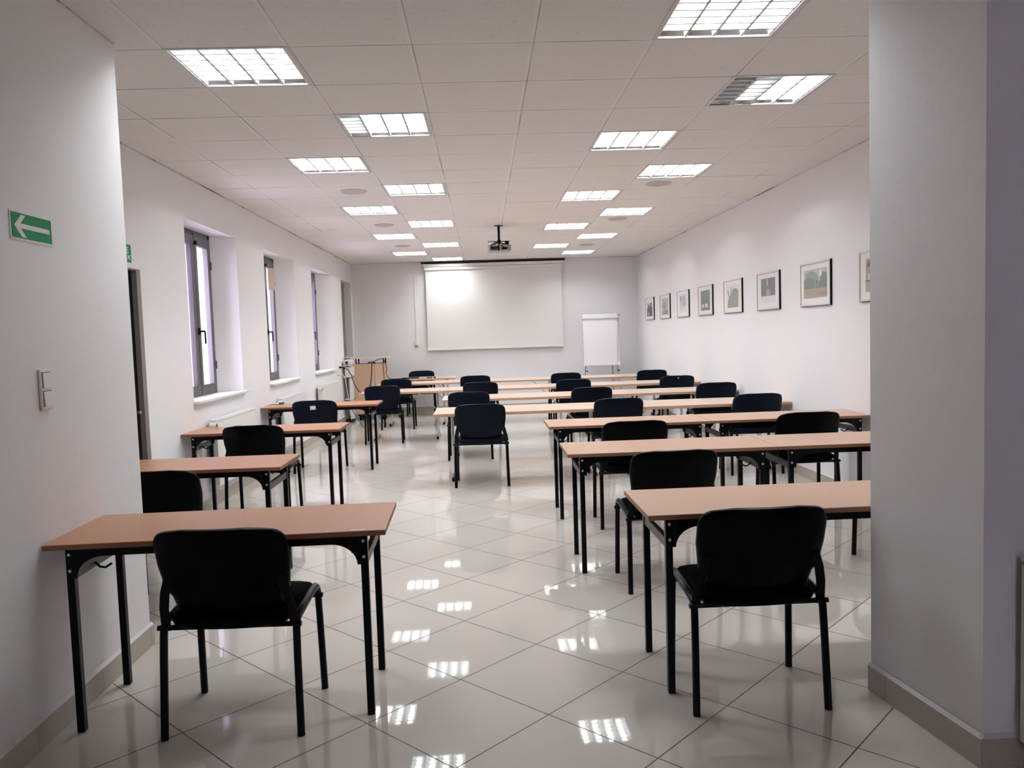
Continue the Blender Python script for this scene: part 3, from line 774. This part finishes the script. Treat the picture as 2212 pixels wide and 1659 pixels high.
# ================================================================== PICTURES ON THE RIGHT WALL
def artmat(name, col):
    return mat('print_'+name, col, .55, noise=.22, nscale=45)
pal = dict(slate=(.16, .18, .19), fog=(.45, .45, .44), teal=(.13, .20, .18), sage=(.25, .28, .22), sand=(.42, .28, .17), moss=(.28, .27, .14), ash=(.33, .33, .32), cream=(.62, .58, .50), dusk=(.13, .15, .18), ink=(.06, .065, .07), rust=(.36, .20, .12), snow=(.70, .70, .72))
A = {k: artmat(k, tuple(.55*c+.45*(.08+.85*sum(v)/3) for c in v)) for k, v in pal.items()}
def blob(cx, cz, rx, rz_, n=14, j=.18, seed=1):
    rd = random.Random(seed)
    return [(cx+rx*math.cos(2*PI*k/n)*(1+rd.uniform(-j, j)), cz+rz_*math.sin(2*PI*k/n)*(1+rd.uniform(-j, j))) for k in range(n)]
def rect(a, b, c, d): return [(a, b), (c, b), (c, d), (a, d)]
arts = [
 ('castle-like dark building', (-.15, -.14, .15, .09), [('fog', rect(-.15, -.14, .15, .09)), ('ink', [(-.15, -.14), (.15, -.14), (.15, .02), (.10, .02), (.10, .09), (.05, .09), (.05, .03), (-.02, .03), (-.02, .06), (-.08, .06), (-.08, .0), (-.15, .0)]), ('ash', rect(-.12, -.12, -.02, -.07))]),
 ('pale hazy field', (-.15, -.14, .15, .12), [('fog', rect(-.15, -.14, .15, .12)), ('ash', blob(-.02, .0, .11, .06, seed=2)), ('moss', [(-.15, -.14), (.15, -.14), (.15, -.08), (.05, -.06), (-.15, -.10)])]),
 ('pale blue winter trees', (-.15, -.10, .15, .13), [('snow', rect(-.15, -.14, .15, .13)), ('fog', blob(.04, .02, .09, .09, seed=3)), ('ash', rect(-.10, -.10, -.085, .09)), ('ash', rect(-.03, -.09, -.02, .10)), ('ash', blob(-.09, .06, .04, .05, seed=5))]),
 ('dark teal forest with white shapes', (-.15, -.14, .15, .12), [('teal', rect(-.15, -.14, .15, .12)), ('slate', blob(.03, .04, .09, .06, seed=4)), ('snow', rect(-.11, -.10, -.05, -.06)), ('snow', rect(.0, -.10, .07, -.055)), ('dusk', rect(-.15, -.14, .15, -.115))]),
 ('bare forked tree beside a hill', (-.15, -.14, .15, .12), [('snow', rect(-.15, -.14, .15, .12)), ('sage', [(-.13, -.14), (.14, -.14), (.15, .04), (.09, .08), (.0, .07), (-.05, .0), (-.12, -.05)]), ('moss', rect(-.13, -.14, .14, -.09)), ('ink', [(-.09, -.03), (-.075, -.03), (-.02, .10), (-.03, .10)]), ('ink', [(-.10, -.02), (-.085, -.03), (-.12, .07), (-.13, .06)])]),
 ('dark blue-grey thicket over snow', (-.15, -.13, .15, .12), [('dusk', rect(-.15, -.06, .15, .12)), ('slate', blob(-.04, .05, .06, .05, seed=6)), ('ash', blob(.0, -.03, .05, .04, seed=7)), ('snow', rect(-.15, -.13, .15, -.06)), ('snow', [(-.02, .05), (.0, .05), (-.005, .12), (-.015, .12)])]),
 ('green trees above a sand-coloured field', (-.19, -.13, .19, .12), [('fog', rect(-.19, -.13, .19, .12)), ('sage', blob(-.06, .04, .12, .07, seed=8)), ('teal', [(-.19, -.05), (.19, -.05), (.19, .07), (.13, .08), (.08, .01), (-.02, .03), (-.12, .05), (-.19, .03)]), ('teal', blob(.14, .03, .05, .06, seed=10)), ('snow', blob(.09, .08, .025, .03, seed=9)), ('fog', rect(.0, -.04, .008, .03)), ('fog', rect(.05, -.04, .056, .04)), ('sand', rect(-.19, -.13, .19, -.048)), ('rust', [(-.02, -.10), (.15, -.105), (.19, -.09), (.1, -.085)])]),
 ('house with a gabled roof and small windows', (-.17, -.13, .17, .12), [('sand', rect(-.17, -.13, .17, .12)), ('ink', blob(-.11, .08, .04, .03, seed=11)), ('moss', blob(.02, .09, .08, .025, seed=12)), ('rust', [(-.15, .01), (.17, .01), (.12, .06), (-.10, .06)]), ('cream', rect(-.14, -.04, .17, .01)), ('ink', rect(-.10, -.035, -.07, .0)), ('ink', rect(-.03, -.035, .0, .0)), ('ash', rect(-.17, -.13, .17, -.045)), ('ink', rect(-.17, -.052, .17, -.042))]),
]
PY = [(14.09, 14.80), (12.88, 13.59), (11.69, 12.38), (10.48, 11.17), (9.28, 9.98), (8.10, 8.76), (6.90, 7.55), (5.69, 6.36)]
for k, ((y0, y1), (desc, _, lay)) in enumerate(zip(PY, arts)):
    L = y1-y0; cz = 1.85; hz = .20
    pic = thing('framed_picture', f'silver-framed print of a {desc} on the right wall' if desc[0] != 'g' else f'silver-framed print of {desc} on the right wall', 'picture', (XR, (y0+y1)/2, cz), 0, 'framed prints along the right wall')
    # local: x towards the room is negative, y along the wall (positive = away from the camera)
    fr = MB(); t = .024
    for (a, b, c, d) in ((-L/2, -hz, L/2, -hz+.012), (-L/2, hz-.012, L/2, hz), (-L/2, -hz+.012, -L/2+.012, hz-.012), (L/2-.012, -hz+.012, L/2, hz-.012)):
        fr.box(-t, a, b, -.004, c, d)
    fr.build('frame', 'silver_paint', pic)
    MB().box(-t+.006, -L/2-.003, -hz-.002, -.001, -L/2, hz+.001).box(-t+.006, L/2, -hz-.002, -.001, L/2+.003, hz+.001).box(-t+.006, -L/2, -hz-.004, -.001, L/2, -hz).build('frame_side', 'black_paint', pic)
    MB().box(-t+.010, -L/2+.012, -hz+.012, -.005, L/2-.012, hz-.012).build('mount', 'mat_board', pic)
    pr = MB(); mats = []
    sx = (L-.16)/.36*(1.0 if k < 6 else .97); sz = 1.05
    for q, (cn, pts) in enumerate(lay):
        if cn not in mats: mats.append(cn)
        # in the picture, left is away from the camera
        P2 = [(-max(-.19, min(.19, p[0]))*sx, p[1]*sz+.01) for p in pts]
        x = -t+.0095-q*.0003
        pr.add([(x, p[0], p[1]) for p in P2], [tuple(range(len(P2)))], mats.index(cn))
    pr.build('print', [A[c] for c in mats], pic)

# ================================================================== NEAR LEFT WALL: SIGN AND SWITCH
sg = thing('exit_arrow_sign', 'green emergency sign with a white arrow pointing left on the near left wall', 'sign', (XA, 3.112, 1.945))
MB().box(0, -.142, -.053, .003, .142, .053).build('backing', 'sign_white', sg)
MB().box(.003, -.134, -.045, .0042, .134, .047).build('green_panel', 'green', sg)
ar = MB(); X = .0047
ar.prism([(-.10, -.009), (.118, -.009), (.118, .009), (-.10, .009)], 0, X-.0006, X)
ar.prism([(-.118, 0), (-.072, .041), (-.043, .041), (-.088, 0)], 0, X-.0006, X+.0001); ar.prism([(-.118, 0), (-.088, 0), (-.043, -.041), (-.072, -.041)], 0, X-.0006, X+.0001)
ar.build('arrow', 'sign_white', sg)
sw = thing('light_switch', 'double white rocker light switch below the green arrow sign', 'light switch', (XA, 3.122, 1.33))
MB().box(0, -.039, -.078, .011, .039, .078, ch=.004).build('switch_plate', 'white_plastic', sw)
for zc in (-.036, .036):
    rk = MB().prism([(.010, zc-.026), (.0185, zc-.026), (.0145, zc+.026), (.010, zc+.026)], 1, -.0, .052) if 0 else MB().prism([(.010, zc-.029), (.0175, zc-.029), (.014, zc+.029), (.010, zc+.029)], 1, -.027, .029)
    rk.build('rocker', 'white_plastic', sw)
    MB().box(.0105, -.030, zc+.029, .0118, .030, zc+.0315).box(.0105, -.030, zc-.031, .0118, -.0275, zc+.030).build('gap', 'darkgrey', sw)
es = thing('exit_sign', 'green exit sign above the dark door, mostly hidden by the near wall', 'sign', (XL, 5.66, 2.143))
MB().box(0, -.17, -.062, .003, .17, .062).build('green_panel', 'green', es)
lt = MB(); X0, X1 = .003, .0038
y = .085                                   # a letter E
lt.box(X0, y, .0, X1, y+.014, .042); lt.box(X0, y, .0, X1, y+.045, .008); lt.box(X0, y, .017, X1, y+.042, .025); lt.box(X0, y, .034, X1, y+.045, .042)
y = .112                                   # and the glyph under it
lt.box(X0, y, -.045, X1, y+.012, -.008); lt.prism([(y+.012, -.024), (y+.040, -.008), (y+.050, -.008), (y+.016, -.030)], 0, X0, X1); lt.prism([(y+.018, -.028), (y+.028, -.024), (y+.050, -.045), (y+.040, -.045)], 0, X0, X1)
lt.build('lettering', 'sign_white', es)

# ================================================================== RADIATORS
def radiator(y0, y1, label, z0=.20, z1=.80, xw=XL, name='radiator'):
    t = thing(name, label, 'radiator', (xw, (y0+y1)/2, 0), 0, 'panel radiators under the windows')
    L = y1-y0
    MB().box(.095, -L/2, z0, .10, L/2, z1-.006, ch=.002).box(.035, -L/2, z0, .04, L/2, z1-.006).build('panel', 'white_metal', t)
    MB().box(.03, -L/2-.001, z1-.022, .103, L/2+.001, z1, ch=.003).build('top_grille', 'white_metal', t)
    for a in (-L/2-.002, L/2-.004): MB().box(.034, a, z0+.01, .101, a+.006, z1-.01).build('side_cover', 'white_metal', t)
    v = MB(); v.tube([(.07, -L/2, z1-.05), (.07, -L/2-.04, z1-.05)], .012, 10); v.tube([(.06, -L/2-.045, z1-.05), (.115, -L/2-.045, z1-.05)], .027, 16)
    vo = v.build('valve', 'white_plastic', t)
    MB().tube([(.115, -L/2-.045, z1-.05), (.118, -L/2-.045, z1-.05)], .019, 16).build('valve_cap', 'darkgrey', vo)
    MB().tube([(.07, -L/2+.03, z0), (.07, -L/2+.03, z0-.04), (.0, -L/2+.03, z0-.04)], .009, 8).tube([(.06, L/2+.02, z0+.03), (.10, L/2+.02, z0+.03)], .02, 14).build('pipe', 'chrome', t)
    for y in (-L/2+.2, L/2-.2): MB().box(0, y-.015, z0+.1, .036, y+.015, z1-.1).build('bracket', 'white_metal', t)
    return t
radiator(7.14, 8.36, 'white panel radiator under the nearest window')
radiator(9.51, 10.83, 'white panel radiator under the middle window')
radiator(11.83, 13.42, 'white panel radiator under the farthest window')
# corridor radiator at the right edge
hr = thing('hall_radiator', 'white panel radiator edge at the far right of the corridor wall', 'radiator', (2.052, 2.49, 0))
MB().box(-.335, -.11, .09, .5, -.10, .70, ch=.003).build('panel', 'white_metal', hr)
MB().box(-.333, -.10, .10, -.328, -.03, .69).box(-.335, -.11, .70, .5, -.03, .712).build('side_cover', 'white_metal', hr)
MB().box(-.2, -.03, .2, -.17, 0, .6).build('bracket', 'white_metal', hr)
MB().lathe([(0, -.008), (.010, -.007), (.011, 0)], (-.325, -.112, .70), 1, 10).build('vent_plug', 'darkgrey', hr)

# ================================================================== LECTERN, TROLLEY, CABLES, SMALL THINGS
lx0, lx1, ly0, ly1 = -2.315, -1.765, 14.30, 14.80
lc = thing('lectern', 'beech lectern cabinet on black castors in the far left corner', 'lectern', (0, 0, 0))
xm = lx0+.36
MB().box(lx0, ly0+.018, .11, lx1, ly1, 1.02).build('cabinet_body', 'beech_panel', lc)
MB().box(lx0, ly0, .115, xm-.003, ly0+.017, 1.02, ch=.0015).build('front_panel', 'beech_panel', lc)
MB().box(xm+.003, ly0, .115, lx1, ly0+.017, 1.02, ch=.0015).build('front_panel', 'beech_panel', lc)
MB().box(lx0-.06, ly0-.05, 1.115, lx1+.06, ly1-.05, 1.135, ch=.002).build('top_shelf', 'beech_top', lc)
for x in (lx0+.03, lx1-.03):
    for y in (ly0+.04, ly1-.14): MB().tube([(x, y, 1.02), (x, y, 1.115)], .012, 10).build('post', 'black_metal', lc)
MB().box(lx0+.02, ly0+.03, .085, lx1-.02, ly1-.02, .11).build('base_frame', 'black_metal', lc)
for x in (lx0+.07, lx0+.20, lx1-.08):
    for y in (ly0+.07, ly1-.08): MB().tube([(x-.02, y, .04), (x+.02, y, .04)], .04, 16).build('castor', 'black_plastic', lc)
tag(MB().tube([(lx0+.25, ly0+.06, 1.029), (lx0+.26, ly0+.05, 1.05), (lx0+.30, ly0+.05, 1.065), (lx0+.34, ly0+.05, 1.05), (lx0+.36, ly0+.06, 1.029)], .006, 6).tube([(lx0+.23, ly0+.07, 1.031), (lx0+.30, ly0+.08, 1.035), (lx0+.38, ly0+.07, 1.031)], .009, 6).build('headset', 'black_plastic'), 'small coil of black cable on top of the lectern', 'cable')

tv = thing('av_trolley', 'narrow white equipment stand with a black pole, left of the lectern', 'stand', (-2.41, 14.22, 0))
MB().box(-.03, -.012, .06, -.012, .012, 1.0).box(.0, -.015, .06, .02, .015, 1.0).build('pole', 'darkgrey', tv)
MB().box(-.06, -.14, .0, .07, .14, .03).box(-.04, -.10, .03, .04, .10, .06).build('base', 'black_metal', tv)
for z in (.40, .80): MB().box(-.065, -.15, z, .085, .15, z+.016).build('shelf', 'white_metal', tv)
MB().box(.025, -.10, .06, .085, .12, .78).build('side_panel', 'white_metal', tv)
MB().box(-.065, -.15, 1.0, .085, .15, 1.012).build('shelf', 'white_metal', tv)
dc = thing('document_camera', 'white device with a round black lens on the equipment stand', 'camera', (-2.40, 14.20, 1.013))
MB().box(-.07, -.12, 0, .085, .12, .095, ch=.02).build('body', 'white_plastic', dc)
MB().tube([(-.01, -.135, .045), (-.01, -.118, .045)], .035, 20).build('lens_ring', 'alu', dc)
MB().tube([(-.01, -.139, .045), (-.01, -.134, .045)], .026, 20).build('lens', 'lens', dc)
bx = thing('equipment_box', 'white box on the middle shelf of the equipment stand', 'box', (-2.39, 14.20, .817))
MB().box(-.06, -.11, 0, .08, .12, .165, ch=.008).build('body', 'white_plastic', bx)
ts = thing('wall_shelf', 'small pale shelf beside the top of the lectern', 'shelf', (-2.41, 14.5, 1.13))
MB().box(-.085, -.16, 0, .09, .16, .018).build('board', 'beech_top', ts)
MB().box(-.085, -.02, -.08, -.07, .02, 0).box(-.085, -.02, -.012, .04, .02, 0).build('bracket', 'black_metal', ts)

# sockets and plugs on the left wall by the third radiator
for k, (y, z, lb) in enumerate(((13.80, .99, 'upper white wall socket with a black plug beside the third radiator'), (13.66, .875, 'lower white wall socket with a white plug beside the third radiator'))):
    so = thing('wall_socket', lb, 'socket', (XL, y, z))
    MB().box(0, -.04, -.04, .012, .04, .04, ch=.003).build('plate', 'white_plastic', so)
    MB().tube([(.012, 0, 0), (.045, 0, 0)], .018, 12).build('plug', 'black_plastic' if k == 0 else 'white_plastic', so)
tag(MB().tube([(XL+.045, 13.80, .99), (XL+.09, 13.75, .985), (-2.33, 13.70, .95), (-2.27, 13.7, .85), (-2.22, 13.6, .72), (-2.13, 13.45, .60), (-2.00, 13.3, .53), (-1.86, 13.15, .50), (-1.76, 13.10, .55), (-1.72, 13.09, .66)], .007, 8).build('power_cord', 'black_plastic'), 'black power cord drooping from the wall socket to the left beech table', 'cord')
tag(MB().tube([(XL+.045, 13.66, .875), (XL+.09, 13.66, .87), (-2.38, 13.68, .80), (-2.36, 13.8, .5), (-2.37, 14.0, .2), (-2.36, 14.05, .035)], .006, 8).build('power_cord', 'white_plastic'), 'white power cord from the lower wall socket down to the stand', 'cord')
tag(MB().tube([(lx1-.02, ly0-.06, 1.105), (lx1-.10, ly0-.02, 1.10), (lx1-.20, ly0-.015, 1.055), (lx1-.235, ly0-.012, 1.0), (lx1-.245, ly0-.012, .8), (lx1-.27, ly0-.012, .66), (lx1-.31, ly0-.02, .52), (lx1-.35, ly0-.03, .36)], .006, 8).build('audio_cable', 'black_plastic'), 'thick black cable hanging in a curve over the front of the lectern', 'cable')
tag(MB().tube([(lx1-.02, ly0-.03, 1.11), (lx1+.01, ly0-.03, 1.03), (lx1+.03, ly0-.03, .93), (lx1+.015, ly0-.03, .84), (lx1+.045, ly0+.02, .765), (lx1+.06, 14.50, .73), (lx1+.12, 14.52, .722), (lx1+.20, 14.55, .722), (lx1+.26, 14.58, .722)], .006, 8).build('keyboard_cable', 'black_plastic'), 'black cable falling from the lectern shelf to the teacher desk', 'cable')
tag(MB().tube([(lx1-.03, ly0-.012, 1.02), (lx1-.035, ly0-.012, .9), (lx1-.025, ly0-.012, .78), (lx1-.01, ly0-.012, .62)], .004, 6).build('speaker_cable', 'black_plastic'), 'thin dark cable running down the right side of the lectern front', 'cable')
kb = thing('keyboard', 'black keyboard lying on the left of the teacher desk', 'keyboard', (-1.36, 14.62, BH))
MB().box(-.15, -.06, 0, .17, .06, .018, ch=.003).build('case', 'black_plastic', kb)
MB().box(-.14, -.05, .018, .16, .05, .023).build('keys', 'darkgrey', kb)
rc = thing('remote_control', 'small black remote on the middle of the teacher desk', 'remote', (-.99, 14.60, BH))
MB().box(-.06, -.02, 0, .04, .02, .016, ch=.003).build('case', 'black_plastic', rc)
mo = thing('computer_mouse', 'tiny black mouse beside the remote on the teacher desk', 'mouse', (-.90, 14.60, BH))
MB().pillow(densify(round_poly([(-.02, -.03), (.02, -.03), (.02, .03), (-.02, .03)], .018), .02), [(1, 0), (.95, .012), (.6, .022), (0, .024)], lambda u, v, h: (u, v, h)).build('shell', 'black_plastic', mo)
pn = thing('marker_pen', 'white marker pen with a blue cap on the farthest brown table', 'pen', (-2.43, 9.30, TH), math.radians(25))
MB().tube([(-.085, 0, .011), (.03, 0, .011)], .010, 12).build('barrel', 'white_plastic', pn)
MB().tube([(.03, 0, .011), (.085, 0, .011)], .011, 12).build('cap', 'blue', pn)
ps = tag(MB().tube([(-2.02, 13.16, .0), (-2.30, 13.05, .52)], .006, 6).build('stick', 'darkgrey'), 'thin dark rod leaning towards the third radiator', 'rod')

bpy.context.view_layer.update()
